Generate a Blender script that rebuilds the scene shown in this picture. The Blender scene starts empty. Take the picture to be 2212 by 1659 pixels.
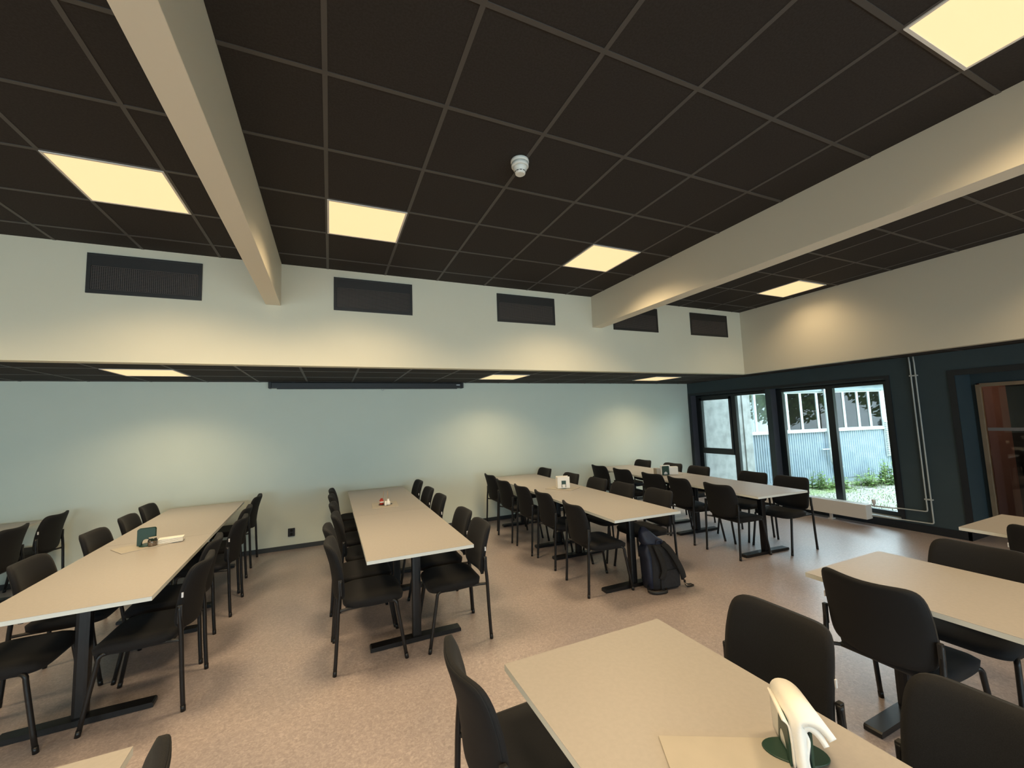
import bpy, bmesh, math, random
from mathutils import Vector, Matrix
random.seed(7)
PI = math.pi
S = bpy.context.scene
C = S.collection

# ------------------------------------------------------------------ camera
yaw, pitch, roll = 0.4193, 0.0892, -0.0365
fw = Vector((math.sin(yaw)*math.cos(pitch), math.cos(yaw)*math.cos(pitch), math.sin(pitch)))
rt = Vector((math.cos(yaw), -math.sin(yaw), 0))
up = rt.cross(fw)
r2 = math.cos(roll)*rt + math.sin(roll)*up
u2 = -math.sin(roll)*rt + math.cos(roll)*up
cam_d = bpy.data.cameras.new('camera'); cam = bpy.data.objects.new('camera', cam_d); C.objects.link(cam)
m = Matrix(((r2.x, u2.x, -fw.x, 0), (r2.y, u2.y, -fw.y, 0), (r2.z, u2.z, -fw.z, 1.667), (0, 0, 0, 1)))
cam.matrix_world = m
cam_d.sensor_width = 36; cam_d.lens = 36*885.6/2212; cam_d.clip_start = 0.05; cam_d.clip_end = 200
S.camera = cam

# ------------------------------------------------------------------ world, exposure
S.view_settings.view_transform = 'Standard'; S.view_settings.look = 'None'
S.view_settings.exposure = 0.22; S.view_settings.gamma = 1.0
S.view_settings.use_curve_mapping = False
W = bpy.data.worlds.new('sky'); S.world = W; W.use_nodes = True
bg = W.node_tree.nodes['Background']
bg.inputs[0].default_value = (0.68, 0.90, 1.0, 1); bg.inputs[1].default_value = 7.6
LAMP_COL = (1.0, 0.745, 0.43); LAMP_W = 24.5; LOW_W = 9.5
SPREAD = math.radians(130)

def portal(name, loc, rot, sx, sy):
    d = bpy.data.lights.new(name, 'AREA'); d.shape = 'RECTANGLE'; d.size = sx; d.size_y = sy
    d.cycles.is_portal = True
    o = bpy.data.objects.new(name, d); C.objects.link(o); o.location = loc; o.rotation_euler = rot
portal('window_portal', (7.42, 4.86, 1.06), (0, PI/2, 0), 1.95, 3.6)
for k in range(4):
    portal('window_portal', (-4.6+3.0*k, -4.72, 1.3), (PI/2, 0, 0), 2.4, 2.0)

# ------------------------------------------------------------------ materials
def mat(name, col, rough=0.6, metal=0.0, spec=0.5, noise=None, bump=None, emit=None, sheen=0):
    M = bpy.data.materials.new(name); M.use_nodes = True
    nt = M.node_tree; b = nt.nodes['Principled BSDF']
    b.inputs['Base Color'].default_value = (*col, 1); b.inputs['Roughness'].default_value = rough
    b.inputs['Metallic'].default_value = metal; b.inputs['Specular IOR Level'].default_value = spec
    if sheen: b.inputs['Sheen Weight'].default_value = sheen
    tc = nt.nodes.new('ShaderNodeTexCoord')
    if noise:
        col2, sc, lo, hi = noise
        n = nt.nodes.new('ShaderNodeTexNoise'); n.inputs['Scale'].default_value = sc; n.inputs['Detail'].default_value = 5
        nt.links.new(tc.outputs['Object'], n.inputs['Vector'])
        r = nt.nodes.new('ShaderNodeValToRGB'); r.color_ramp.elements[0].position = lo; r.color_ramp.elements[1].position = hi
        r.color_ramp.elements[0].color = (*col, 1); r.color_ramp.elements[1].color = (*col2, 1)
        nt.links.new(n.outputs[0], r.inputs[0]); nt.links.new(r.outputs[0], b.inputs['Base Color'])
    if bump:
        sc, st = bump
        n = nt.nodes.new('ShaderNodeTexNoise'); n.inputs['Scale'].default_value = sc
        nt.links.new(tc.outputs['Object'], n.inputs['Vector'])
        bp = nt.nodes.new('ShaderNodeBump'); bp.inputs['Strength'].default_value = st; bp.inputs['Distance'].default_value = 0.002
        nt.links.new(n.outputs[0], bp.inputs['Height']); nt.links.new(bp.outputs[0], b.inputs['Normal'])
    if emit:
        b.inputs['Emission Color'].default_value = (*emit[0], 1); b.inputs['Emission Strength'].default_value = emit[1]
    return M

def floor_mat():
    M = bpy.data.materials.new('linoleum'); M.use_nodes = True
    nt = M.node_tree; b = nt.nodes['Principled BSDF']; L = nt.links.new
    tc = nt.nodes.new('ShaderNodeTexCoord')
    mp = nt.nodes.new('ShaderNodeMapping'); mp.inputs['Scale'].default_value = (1, 1, 1); L(tc.outputs['Object'], mp.inputs[0])
    n1 = nt.nodes.new('ShaderNodeTexNoise'); n1.inputs['Scale'].default_value = 55; n1.inputs['Detail'].default_value = 8; n1.inputs['Distortion'].default_value = 1.2
    L(mp.outputs[0], n1.inputs['Vector'])
    r1 = nt.nodes.new('ShaderNodeValToRGB'); e = r1.color_ramp.elements
    e[0].position = .32; e[0].color = (.295, .255, .255, 1); e[1].position = .70; e[1].color = (.47, .415, .415, 1)
    x = e.new(.5); x.color = (.365, .315, .315, 1)
    L(n1.outputs[0], r1.inputs[0])
    n2 = nt.nodes.new('ShaderNodeTexNoise'); n2.inputs['Scale'].default_value = 1.3; n2.inputs['Detail'].default_value = 3
    L(mp.outputs[0], n2.inputs['Vector'])
    r2_ = nt.nodes.new('ShaderNodeValToRGB'); r2_.color_ramp.elements[0].position = .3; r2_.color_ramp.elements[0].color = (.86, .86, .88, 1)
    r2_.color_ramp.elements[1].position = .7; r2_.color_ramp.elements[1].color = (1.04, 1.0, .96, 1)
    L(n2.outputs[0], r2_.inputs[0])
    mx = nt.nodes.new('ShaderNodeMixRGB'); mx.blend_type = 'MULTIPLY'; mx.inputs[0].default_value = 1
    L(r1.outputs[0], mx.inputs[1]); L(r2_.outputs[0], mx.inputs[2]); L(mx.outputs[0], b.inputs['Base Color'])
    r3 = nt.nodes.new('ShaderNodeMapRange'); r3.inputs[3].default_value = .30; r3.inputs[4].default_value = .40
    L(n2.outputs[0], r3.inputs[0]); L(r3.outputs[0], b.inputs['Roughness'])
    b.inputs['Specular IOR Level'].default_value = .35
    b.inputs['Coat Weight'].default_value = .9; b.inputs['Coat Roughness'].default_value = .50
    bp = nt.nodes.new('ShaderNodeBump'); bp.inputs['Strength'].default_value = .12; bp.inputs['Distance'].default_value = .002
    L(n1.outputs[0], bp.inputs['Height']); L(bp.outputs[0], b.inputs['Normal'])
    return M

def glass_mat(name='window_glass', tint=(1, 1, 1), refl=1.0):
    M = bpy.data.materials.new(name); M.use_nodes = True
    nt = M.node_tree; nt.nodes.clear(); L = nt.links.new
    o = nt.nodes.new('ShaderNodeOutputMaterial'); mx = nt.nodes.new('ShaderNodeMixShader')
    t = nt.nodes.new('ShaderNodeBsdfTransparent'); t.inputs[0].default_value = (*tint, 1)
    g = nt.nodes.new('ShaderNodeBsdfGlossy'); g.inputs['Roughness'].default_value = .01
    f = nt.nodes.new('ShaderNodeFresnel'); f.inputs[0].default_value = 1.45
    mu = nt.nodes.new('ShaderNodeMath'); mu.operation = 'MULTIPLY'; mu.inputs[1].default_value = refl; L(f.outputs[0], mu.inputs[0])
    L(mu.outputs[0], mx.inputs[0]); L(t.outputs[0], mx.inputs[1]); L(g.outputs[0], mx.inputs[2]); L(mx.outputs[0], o.inputs[0])
    return M

M = {}
M['floor'] = floor_mat()
M['cream'] = mat('bulkhead_paint', (.76, .715, .565), .75, noise=((.775, .73, .58), 3, .3, .7), bump=(180, .12))
M['paint'] = mat('wall_paint', (.725, .79, .70), .75, noise=((.74, .805, .715), 3, .3, .7), bump=(180, .12))
M['white'] = mat('beam_paint', (.71, .655, .53), .6)
M['tile'] = mat('ceiling_tile', (.029, .024, .021), .85, spec=.25, noise=((.035, .030, .027), 90, .4, .6), bump=(300, .2))
M['tbar'] = mat('ceiling_grid', (.070, .063, .058), .55)
M['dark'] = mat('dark_wall_paint', (.038, .062, .074), .65, noise=((.044, .070, .082), 4, .3, .7))
M['darktrim'] = mat('dark_trim_paint', (.012, .016, .022), .4)
M['reveal'] = mat('dark_reveal_paint', (.06, .06, .075), .5)
M['base'] = mat('skirting_grey', (.035, .038, .040), .5)
M['winframe'] = mat('window_frame_black', (.010, .014, .017), .3)
M['glass'] = glass_mat()
M['alu'] = mat('brushed_metal', (.5, .5, .5), .35, .9)
M['fabric'] = mat('charcoal_fabric', (.0075, .0075, .0088), .8, spec=.25, noise=((.013, .013, .0145), 420, .35, .65), bump=(700, .35), sheen=.04)
M['shell'] = mat('black_back_fabric', (.010, .010, .011), .75, spec=.3, bump=(600, .2))
M['steel'] = mat('black_powder_steel', (.007, .007, .008), .35, spec=.4)
M['cap'] = mat('black_plastic', (.014, .014, .015), .5)
M['tagw'] = mat('white_tag', (.75, .75, .78), .6)
M['top'] = mat('beige_laminate', (.375, .350, .330), .42, noise=((.395, .368, .348), 60, .35, .65))
M['edge'] = mat('pale_table_edge', (.74, .75, .70), .45)
M['birch'] = mat('birch_plywood', (.41, .375, .32), .5, noise=((.455, .415, .355), 9, .3, .7))
M['green'] = mat('dark_green_plastic', (.010, .042, .027), .4)
M['napkin'] = mat('white_napkin', (.86, .84, .80), .85, bump=(200, .3))
M['jar'] = glass_mat('jar_glass', (.9, .85, .78), 2.0)
M['spice'] = mat('pepper_filling', (.33, .22, .15), .8, noise=((.6, .45, .33), 120, .4, .6))
M['red'] = mat('ketchup_red', (.36, .035, .02), .35)
M['ceramic'] = mat('white_ceramic', (.85, .83, .78), .3)
M['rad'] = mat('radiator_enamel', (.74, .70, .66), .35)
M['pipe'] = mat('painted_pipe', (.50, .52, .50), .4)
M['bag'] = mat('black_bag_fabric', (.009, .010, .014), .75, noise=((.018, .019, .024), 40, .3, .7), bump=(500, .4))
M['navy'] = mat('navy_bag_fabric', (.010, .014, .034), .55, noise=((.018, .026, .055), 12, .3, .7), bump=(60, .6))
M['strap'] = mat('grey_strap_mesh', (.015, .016, .018), .85)
M['vent'] = mat('vent_dark_metal', (.026, .023, .021), .45)
M['ventg'] = mat('vent_grille_metal', (.085, .070, .062), .4)
M['hole'] = mat('duct_black', (.004, .004, .004), .9)
M['detector'] = mat('detector_plastic', (.80, .80, .74), .4)
M['lampf'] = mat('lamp_rim', (.75, .72, .66), .5)
M['diff'] = mat('lamp_diffuser', (.5, .45, .35), .5, emit=((1.0, .69, .34), 0.86))
M['wood'] = mat('pine_door_frame', (.30, .21, .13), .5, noise=((.36, .26, .17), 7, .3, .7))
M['redwall'] = mat('red_brick_paint', (.26, .11, .085), .7, noise=((.31, .145, .11), 5, .3, .7))
M['concrete'] = mat('raw_concrete', (.26, .27, .26), .85, noise=((.40, .41, .40), 5, .35, .62), bump=(25, .5))
M['corr'] = mat('pale_blue_cladding', (.30, .37, .43), .5, noise=((.36, .43, .48), 4, .35, .65))
M['wframe'] = mat('white_window_frame', (.62, .65, .64), .45)
M['outglass'] = glass_mat('outside_glass_clear', (.75, .80, .80), 1.0)
M['lining'] = mat('dim_room_lining', (.42, .42, .40), .8)
M['pane'] = mat('outside_glass', (.05, .08, .08), .04, spec=1.0)
M['curtain'] = mat('pale_green_curtain', (.70, .80, .74), .8)
M['zinc'] = mat('galvanised_pipe', (.55, .58, .58), .4, .3)
M['leaf'] = mat('weed_leaf', (.09, .19, .035), .6, noise=((.22, .34, .08), 8, .3, .7))
M['stem'] = mat('weed_stem', (.16, .20, .07), .7)
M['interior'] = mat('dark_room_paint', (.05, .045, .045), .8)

def ground_mat():
    G = mat('gravel_and_grass', (.3, .3, .25), .9); nt = G.node_tree; b = nt.nodes['Principled BSDF']; L = nt.links.new
    tc = nt.nodes.new('ShaderNodeTexCoord')
    n = nt.nodes.new('ShaderNodeTexNoise'); n.inputs['Scale'].default_value = 1.1; n.inputs['Detail'].default_value = 4; L(tc.outputs['Object'], n.inputs[0])
    v = nt.nodes.new('ShaderNodeTexNoise'); v.inputs['Scale'].default_value = 22; v.inputs['Detail'].default_value = 6; L(tc.outputs['Object'], v.inputs[0])
    ra = nt.nodes.new('ShaderNodeValToRGB'); e = ra.color_ramp.elements; e[0].position = .35; e[0].color = (.10, .095, .08, 1); e[1].position = .62; e[1].color = (.40, .38, .33, 1)
    L(v.outputs[0], ra.inputs[0])
    rb = nt.nodes.new('ShaderNodeValToRGB'); e = rb.color_ramp.elements; e[0].position = .35; e[0].color = (.07, .12, .03, 1); e[1].position = .62; e[1].color = (.26, .33, .12, 1)
    L(v.outputs[0], rb.inputs[0])
    rm = nt.nodes.new('ShaderNodeValToRGB'); rm.color_ramp.elements[0].position = .48; rm.color_ramp.elements[1].position = .62; L(n.outputs[0], rm.inputs[0])
    mx = nt.nodes.new('ShaderNodeMixRGB'); L(rm.outputs[0], mx.inputs[0]); L(ra.outputs[0], mx.inputs[1]); L(rb.outputs[0], mx.inputs[2]); L(mx.outputs[0], b.inputs['Base Color'])
    return G
M['ground'] = ground_mat()

# ------------------------------------------------------------------ mesh helpers
def new():
    return bmesh.new()
def box(bm, x0, x1, y0, y1, z0, z1, mi=0, bev=0.0, rot=None, org=None):
    r = bmesh.ops.create_cube(bm, size=1.0)
    vs = r['verts']
    for v in vs:
        v.co = Vector((x0+(v.co.x+.5)*(x1-x0), y0+(v.co.y+.5)*(y1-y0), z0+(v.co.z+.5)*(z1-z0)))
    fs = list({f for v in vs for f in v.link_faces})
    for f in fs: f.material_index = mi
    if bev > 0:
        es = list({e for v in vs for e in v.link_edges})
        q = bmesh.ops.bevel(bm, geom=es, offset=bev, segments=2, affect='EDGES', profile=.7)
        vs = list({v for f in q['faces'] for v in f.verts} | {v for v in vs if v.is_valid})
        for f in q['faces']: f.material_index = mi
    if rot is not None:
        c = Vector(org or (0, 0, 0)); R = Matrix.Rotation(rot[0], 3, rot[1])
        for v in vs: v.co = c + R @ (v.co-c)
    return vs
def tube(bm, pts, r, seg=8, mi=0, cap=True):
    pts = [Vector(p) for p in pts]; rings = []
    rs = r if isinstance(r, (list, tuple)) else [r]*len(pts)
    prev = None
    for i, p in enumerate(pts):
        if i == 0: t = pts[1]-pts[0]
        elif i == len(pts)-1: t = pts[-1]-pts[-2]
        else: t = (pts[i]-pts[i-1]).normalized() + (pts[i+1]-pts[i]).normalized()
        t.normalize()
        if prev is None:
            a = Vector((0, 0, 1)) if abs(t.z) < .9 else Vector((1, 0, 0)); n = t.cross(a).normalized()
        else:
            n = (prev - t*prev.dot(t)).normalized()
        prev = n; b = t.cross(n)
        rings.append([bm.verts.new(p + rs[i]*(math.cos(2*PI*k/seg)*n + math.sin(2*PI*k/seg)*b)) for k in range(seg)])
    for i in range(len(rings)-1):
        for k in range(seg):
            f = bm.faces.new((rings[i][k], rings[i][(k+1) % seg], rings[i+1][(k+1) % seg], rings[i+1][k])); f.material_index = mi; f.smooth = True
    if cap:
        f = bm.faces.new(rings[0][::-1]); f.material_index = mi
        f = bm.faces.new(rings[-1]); f.material_index = mi
def smoothpath(pts, n=4):
    P = [Vector(p) for p in pts]; P = [P[0]]+P+[P[-1]]; out = []
    for i in range(1, len(P)-2):
        for k in range(n):
            t = k/n; a, b, c, d = P[i-1], P[i], P[i+1], P[i+2]
            out.append(.5*((2*b)+(c-a)*t+(2*a-5*b+4*c-d)*t*t+(3*b-a-3*c+d)*t**3))
    out.append(P[-2]); return out
def ribbon(bm, pts, side, w, th, mi=0):
    """flat strap following pts; side = width direction"""
    pts = [Vector(p) for p in pts]; rings = []
    for i, p in enumerate(pts):
        t = (pts[min(i+1, len(pts)-1)]-pts[max(i-1, 0)]).normalized()
        s = Vector(side[i] if isinstance(side, list) else side); s = (s-t*s.dot(t)).normalized(); n = t.cross(s)
        rings.append([bm.verts.new(p+a*s*w/2+b*n*th/2) for a, b in ((-1, -1), (1, -1), (1, 1), (-1, 1))])
    for i in range(len(rings)-1):
        for k in range(4):
            f = bm.faces.new((rings[i][k], rings[i][(k+1) % 4], rings[i+1][(k+1) % 4], rings[i+1][k])); f.material_index = mi; f.smooth = True
    bm.faces.new(rings[0][::-1]); bm.faces.new(rings[-1])
def lathe(bm, prof, c, seg=24, mi=0, sx=1, sy=1):
    c = Vector(c); rings = []
    for r, z in prof:
        rings.append([bm.verts.new(c+Vector((r*sx*math.cos(2*PI*k/seg), r*sy*math.sin(2*PI*k/seg), z))) for k in range(seg)])
    for i in range(len(rings)-1):
        for k in range(seg):
            f = bm.faces.new((rings[i][k], rings[i][(k+1) % seg], rings[i+1][(k+1) % seg], rings[i+1][k])); f.material_index = mi; f.smooth = True
    bm.faces.new(rings[0][::-1]).material_index = mi; bm.faces.new(rings[-1]).material_index = mi
def loft(bm, rings_pts, mi=0, smooth=True):
    rings = [[bm.verts.new(p) for p in r] for r in rings_pts]; n = len(rings[0])
    for i in range(len(rings)-1):
        for k in range(n):
            f = bm.faces.new((rings[i][k], rings[i][(k+1) % n], rings[i+1][(k+1) % n], rings[i+1][k])); f.material_index = mi; f.smooth = smooth
    bm.faces.new(rings[0][::-1]).material_index = mi; bm.faces.new(rings[-1]).material_index = mi
def obj(name, bm, mats, parent=None, label=None, smooth=False):
    bmesh.ops.recalc_face_normals(bm, faces=bm.faces)
    me = bpy.data.meshes.new(name); bm.to_mesh(me); bm.free()
    for x in (mats if isinstance(mats, (list, tuple)) else [mats]): me.materials.append(x)
    if smooth:
        for p in me.polygons: p.use_smooth = True
    o = bpy.data.objects.new(name, me); C.objects.link(o)
    if parent: o.parent = parent
    if label: o['label'] = label
    return o
def tag(o, label, cat, group=None, kind=None):
    o['label'] = label; o['category'] = cat
    if group: o['group'] = group
    if kind: o['kind'] = kind
    return o
def struct(name, bm, mats, label=None):
    o = obj(name, bm, mats); o['kind'] = 'structure'
    if label: o['label'] = label; o['category'] = name.split('_')[0]
    return o
def thing(name, label, cat, loc=(0, 0, 0), rz=0, group=None):
    o = bpy.data.objects.new(name, None); C.objects.link(o); o.empty_display_size = .1
    o.location = loc; o.rotation_euler = (0, 0, rz); tag(o, label, cat, group); return o
def dup(root, loc, rz, label, group=None):
    r = root.copy(); C.objects.link(r); r.location = loc; r.rotation_euler = (0, 0, rz); r['label'] = label
    if group: r['group'] = group
    for ch in list(root.children):
        c = ch.copy(); C.objects.link(c); c.parent = r
        for g in ch.children:
            d = g.copy(); C.objects.link(d); d.parent = c
    return r

# ------------------------------------------------------------------ room shell
H = 3.375; LO = 2.329; D1 = 4.733; DB = 6.65; XR = 7.17; XB = 6.45; XL = -6.4; YF = -4.55
bm = new(); box(bm, XL-.2, 8.0, YF-.2, DB+.2, -.12, 0); struct('floor', bm, M['floor'], 'speckled pinkish beige linoleum floor')
bm = new(); box(bm, XL-.2, XR, DB, DB+.2, 0, LO+.1); box(bm, XR, XR+.22, DB-.0, DB+.2, 0, LO+.1)
struct('wall_back', bm, M['paint'], 'pale green grey back wall')
bm = new(); box(bm, XL-.2, XL, YF, DB, 0, H+.1); struct('wall_left', bm, M['paint'])
# bulkheads round the raised ceiling, with a thin lower lip
bm = new(); box(bm, XL, XB+.12, D1, D1+.12, LO-.014, H+.05); struct('trim_1', bm, M['cream'], 'pale bulkhead above the back tables')
bm = new(); box(bm, XB, XB+.12, YF, D1, LO-.014, H+.05); struct('trim_2', bm, M['white'], 'pale bulkhead above the window wall')

def grid_ceiling(name, x0, x1, y0, y1, z, gx, gy, label=None):
    bm = new(); box(bm, x0, x1, y0, y1, z+.003, z+.06, 0)
    k0 = math.ceil((x0-gx)/.6); k = k0
    w = .012
    while gx+k*.6 < x1-.03:
        x = gx+k*.6
        if x > x0+.03: box(bm, x-w, x+w, y0, y1, z, z+.004, 1)
        k += 1
    k = math.ceil((y0-gy)/.6)
    while gy+k*.6 < y1-.03:
        y = gy+k*.6
        if y > y0+.03: box(bm, x0, x1, y-w, y+w, z-.0004, z+.0045, 1)
        k += 1
    return struct(name, bm, [M['tile'], M['tbar']], label)
GY = 1.425
grid_ceiling('ceiling', -.465, 3.385, YF, D1, H, -.028, GY, 'dark tiled raised ceiling')
grid_ceiling('ceiling', 3.54, XB, YF, D1, H, 5.06, GY)
grid_ceiling('ceiling', -4.45, -.60, YF, D1, H, -.997, GY)
grid_ceiling('ceiling', XL, -4.585, YF, D1, H, -4.7, GY)
grid_ceiling('ceiling', XL, XR, D1+.12, DB, LO, -.3, 5.33, 'dark tiled lowered ceiling strip')
grid_ceiling('ceiling', XB+.12, XR, YF, D1+.12, LO, 6.9, .53)
bm = new(); box(bm, XL-.2, 8.3, YF-.2, DB+.2, H+.06, H+.2); struct('ceiling', bm, M['paint'])

for i, (a, b, l) in enumerate(((-.602, -.466, 'white boxed ceiling beam on the left of the raised ceiling, above the second table from the left'),
                               (3.386, 3.541, 'white boxed ceiling beam on the right of the raised ceiling, running in front of a half-hidden vent'),
                               (-4.585, -4.45, 'white boxed ceiling beam beyond the left edge of the photo'))):
    bm = new(); box(bm, a, b, YF, D1, 2.935, H+.04, bev=.004)
    tag(obj('ceiling_beam', bm, M['white']), l, 'beam', 'boxed beams across the raised ceiling')

# right-hand dark wall with window and door openings
WB = XR+.22
bm = new()
box(bm, XR, WB, 6.58, DB, 0, LO+.1)                 # by the back corner
box(bm, XR, WB, 3.13, 6.58, 2.065, LO+.1)           # above the windows
box(bm, XR, WB, 3.13, 6.58, 0, .12)                 # below
box(bm, XR, WB, 4.81, 4.90, .12, 2.065)             # pier
box(bm, XR, WB, 2.49, 3.13, 0, LO+.1)               # pipe wall
box(bm, XR, 7.77, .35, 2.49, 2.08, LO+.1)           # above the door recess
box(bm, WB, 7.77, 2.49, 2.62, 0, LO+.1)             # recess cheek
box(bm, XR, 7.77, .20, .35, 0, LO+.1)
box(bm, XR, WB, YF, .20, 0, LO+.1)
box(bm, XR, 7.77, .35, 2.49, 2.06, 2.08)
struct('wall_right', bm, M['dark'], 'dark charcoal painted window wall')
bm = new()                                           # casing round the openings
t = .012
for y0, y1, z0, z1 in ((3.085, 3.13, .12, 2.11), (3.13, 6.63, 2.065, 2.11), (6.58, 6.63, .12, 2.065)):
    box(bm, XR-t, XR, y0, y1, z0, z1)
box(bm, XR-t, XR, 2.43, 2.495, .1, 2.10); box(bm, XR-t, XR, .35, 2.43, 2.03, 2.10)
struct('trim_3', bm, M['darktrim'])
bm = new()                                           # lighter reveals
box(bm, XR+.004, XR+.15, 6.574, 6.58, .12, 2.06); box(bm, XR+.004, XR+.15, 4.805, 4.81, .12, 2.06)
struct('trim_4', bm, M['reveal'])
bm = new(); box(bm, XR+.0, XR+.16, 3.13, 4.805, .12, .128); box(bm, XR, XR+.16, 4.90, 6.574, .12, .128)
struct('trim_5', bm, M['pipe'])
bm = new(); box(bm, XL, XR-.002, DB-.014, DB, 0, .058); struct('baseboard_back', bm, M['base'])
bm = new(); box(bm, XR-.014, XR, 2.46, DB-.014, 0, .10); box(bm, XR-.014, 7.76, 2.46, 2.49, 0, .10); box(bm, XR-.014, XR, YF, .2, 0, .1)
struct('baseboard_right', bm, M['darktrim'])
# wall behind the camera with tall windows
bm = new()
ws = [(-5.8+3.0*k, -3.4+3.0*k) for k in range(4)]
box(bm, XL, XR, YF-.2, YF, 0, .3); box(bm, XL, XR, YF-.2, YF, 2.3, H+.1)
xs = [XL]+[v for w_ in ws for v in w_]+[XR]
for i in range(0, len(xs), 2): box(bm, xs[i], xs[i+1], YF-.2, YF, .3, 2.3)
struct('wall_front', bm, M['paint'])
for i, (a, b) in enumerate(ws):
    bm = new(); y0, y1 = YF-.13, YF-.07
    for q in ((a, a+.06, .3, 2.3), (b-.06, b, .3, 2.3), (a+.06, b-.06, .3, .36), (a+.06, b-.06, 2.24, 2.3), ((a+b)/2-.03, (a+b)/2+.03, .36, 2.24)):
        box(bm, q[0], q[1], y0, y1, q[2], q[3])
    f = struct('window_%d' % (i+3), bm, M['winframe'])
    bm = new(); box(bm, a+.06, b-.06, YF-.103, YF-.097, .36, 2.24); obj('pane', bm, M['glass'], f)

# window units in the dark wall (frame plane x = 7.32)
def window(n, y0, y1, mull, transom, label):
    X0, X1 = XR+.15, XR+.21; z0, z1 = .128, 2.065
    bm = new()
    fb, ft = .06, .068
    box(bm, X0, X1, y0, y1, z0, z0+fb); box(bm, X0, X1, y0, y1, z1-ft, z1)
    box(bm, X0, X1, y0, y0+.105, z0+fb, z1-ft); box(bm, X0, X1, y1-.105, y1, z0+fb, z1-ft)
    box(bm, X0-.005, X1+.005, mull-.05, mull+.05, z0+fb, z1-ft)
    w = struct('window_%d' % n, bm, M['winframe'], label)
    if transom:
        bm = new()
        a, b = mull+.05, y1-.105
        for q in ((a, b, transom-.058, transom+.058), (a, a+.045, transom+.058, z1-ft), (b-.045, b, transom+.058, z1-ft), (a, b, z1-ft-.05, z1-ft)):
            box(bm, X0-.02, X1-.01, q[0], q[1], q[2], q[3])
        s = obj('sash', bm, M['winframe'], w)
    bm = new(); box(bm, X0, X0+.004, y0+.02, y1-.02, z1-.022, z1-.014); obj('frame_glint_strip', bm, M['alu'], w)  # bright metal strip stands in for the reflected line along the frame head
    for a, b in ((y0+.105, mull-.05), (mull+.05, y1-.105)):
        bm = new(); box(bm, X0+.026, X0+.032, a, b, z0+fb, z1-ft); obj('pane', bm, M['glass'], w)
window(1, 4.90, 6.574, 5.67, .89, 'black framed window beside the back corner with an opening sash')
window(2, 3.13, 4.805, 3.944, None, 'black framed floor-length window above the radiator')

# glazed door deep in the dark recess
bm = new()
X0, X1 = 7.74, 7.80
box(bm, X0, X1, 2.405, 2.445, 0, 1.915); box(bm, X0, X1, .42, .475, 0, 1.93); box(bm, X0, X1, .475, 2.405, 1.885, 1.93); box(bm, X0, X1, .475, 2.39, 0, .10)
box(bm, X0+.005, X1, 1.40, 1.47, .1, 1.87)
dr = struct('door_1', bm, M['wood'], 'pine framed glazed door in the dark recess')
for a, b in ((.475, 1.40), (1.47, 2.39)):
    bm = new(); box(bm, 7.768, 7.774, a, b, .1, 1.87); obj('pane', bm, M['glass'], dr)
bm = new(); box(bm, 7.762, 7.767, .475, 2.39, 1.315, 1.355); obj('painted_reflection_strip', bm, mat('painted_reflection', (.26, .23, .22), .6), dr)  # pale band painted as the reflection running across the door glass
bm = new(); box(bm, 7.77, 7.80, .35, .42, 0, 2.06); box(bm, 7.77, 7.80, 2.445, 2.49, 0, 2.06); box(bm, 7.77, 7.80, .42, 2.445, 1.93, 2.06)
struct('trim_6', bm, M['dark'])
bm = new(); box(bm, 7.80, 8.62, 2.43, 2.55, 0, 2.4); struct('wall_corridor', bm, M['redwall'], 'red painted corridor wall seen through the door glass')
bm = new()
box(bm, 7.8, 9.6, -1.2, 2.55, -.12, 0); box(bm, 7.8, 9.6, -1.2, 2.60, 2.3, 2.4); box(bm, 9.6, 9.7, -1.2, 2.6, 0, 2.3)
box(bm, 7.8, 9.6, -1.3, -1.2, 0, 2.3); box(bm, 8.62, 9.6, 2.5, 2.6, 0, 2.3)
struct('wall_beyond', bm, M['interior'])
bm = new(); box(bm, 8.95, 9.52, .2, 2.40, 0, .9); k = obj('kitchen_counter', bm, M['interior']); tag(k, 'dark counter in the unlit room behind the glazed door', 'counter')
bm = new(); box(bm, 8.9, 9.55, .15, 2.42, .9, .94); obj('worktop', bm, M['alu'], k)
d_ = bpy.data.lights.new('added_fill_light', 'AREA'); d_.size = .5; d_.energy = 2.6; d_.color = LAMP_COL
o_ = bpy.data.objects.new('added_fill_light', d_); C.objects.link(o_); o_.location = (8.2, 1.6, 2.28)  # unseen fill light, added to brighten the red corridor wall

# ------------------------------------------------------------------ ceiling lamps
def lamp(cx, cy, z, label, watts, group, first=[None]):
    t = thing('ceiling_lamp', label, 'lamp', (cx, cy, z), 0, group)
    if first[0] is None:
        bm = new(); a, b = .297, .283
        for q in ((-a, a, -a, -b), (-a, a, b, a), (-a, -b, -b, b), (b, a, -b, b)): box(bm, q[0], q[1], q[2], q[3], -.006, .01)
        rim = obj('rim', bm, M['lampf'], t)
        bm = new(); box(bm, -b, b, -b, b, -.003, .006); df = obj('diffuser', bm, M['diff'], t); first[0] = (rim.data, df.data)
    else:
        for n, me in zip(('rim', 'diffuser'), first[0]):
            o = bpy.data.objects.new(n, me); C.objects.link(o); o.parent = t
    d = bpy.data.lights.new('led_source', 'AREA'); d.shape = 'SQUARE'; d.size = .54; d.energy = watts; d.color = LAMP_COL; d.spread = SPREAD
    o = bpy.data.objects.new('led_source', d); C.objects.link(o); o.parent = t; o.location = (0, 0, -.010)
G1 = 'square lamps in the raised ceiling'; G2 = 'square lamps in the lowered ceiling strip'
lamp(-1.297, 3.525, H, 'square warm lamp in the ceiling left of the left beam', LAMP_W, G1)
lamp(.272, 3.525, H, 'square warm lamp in the ceiling just right of the left beam', LAMP_W, G1)
lamp(2.672, 3.525, H, 'square warm lamp left of the right beam near the back bulkhead', LAMP_W, G1)
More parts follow.
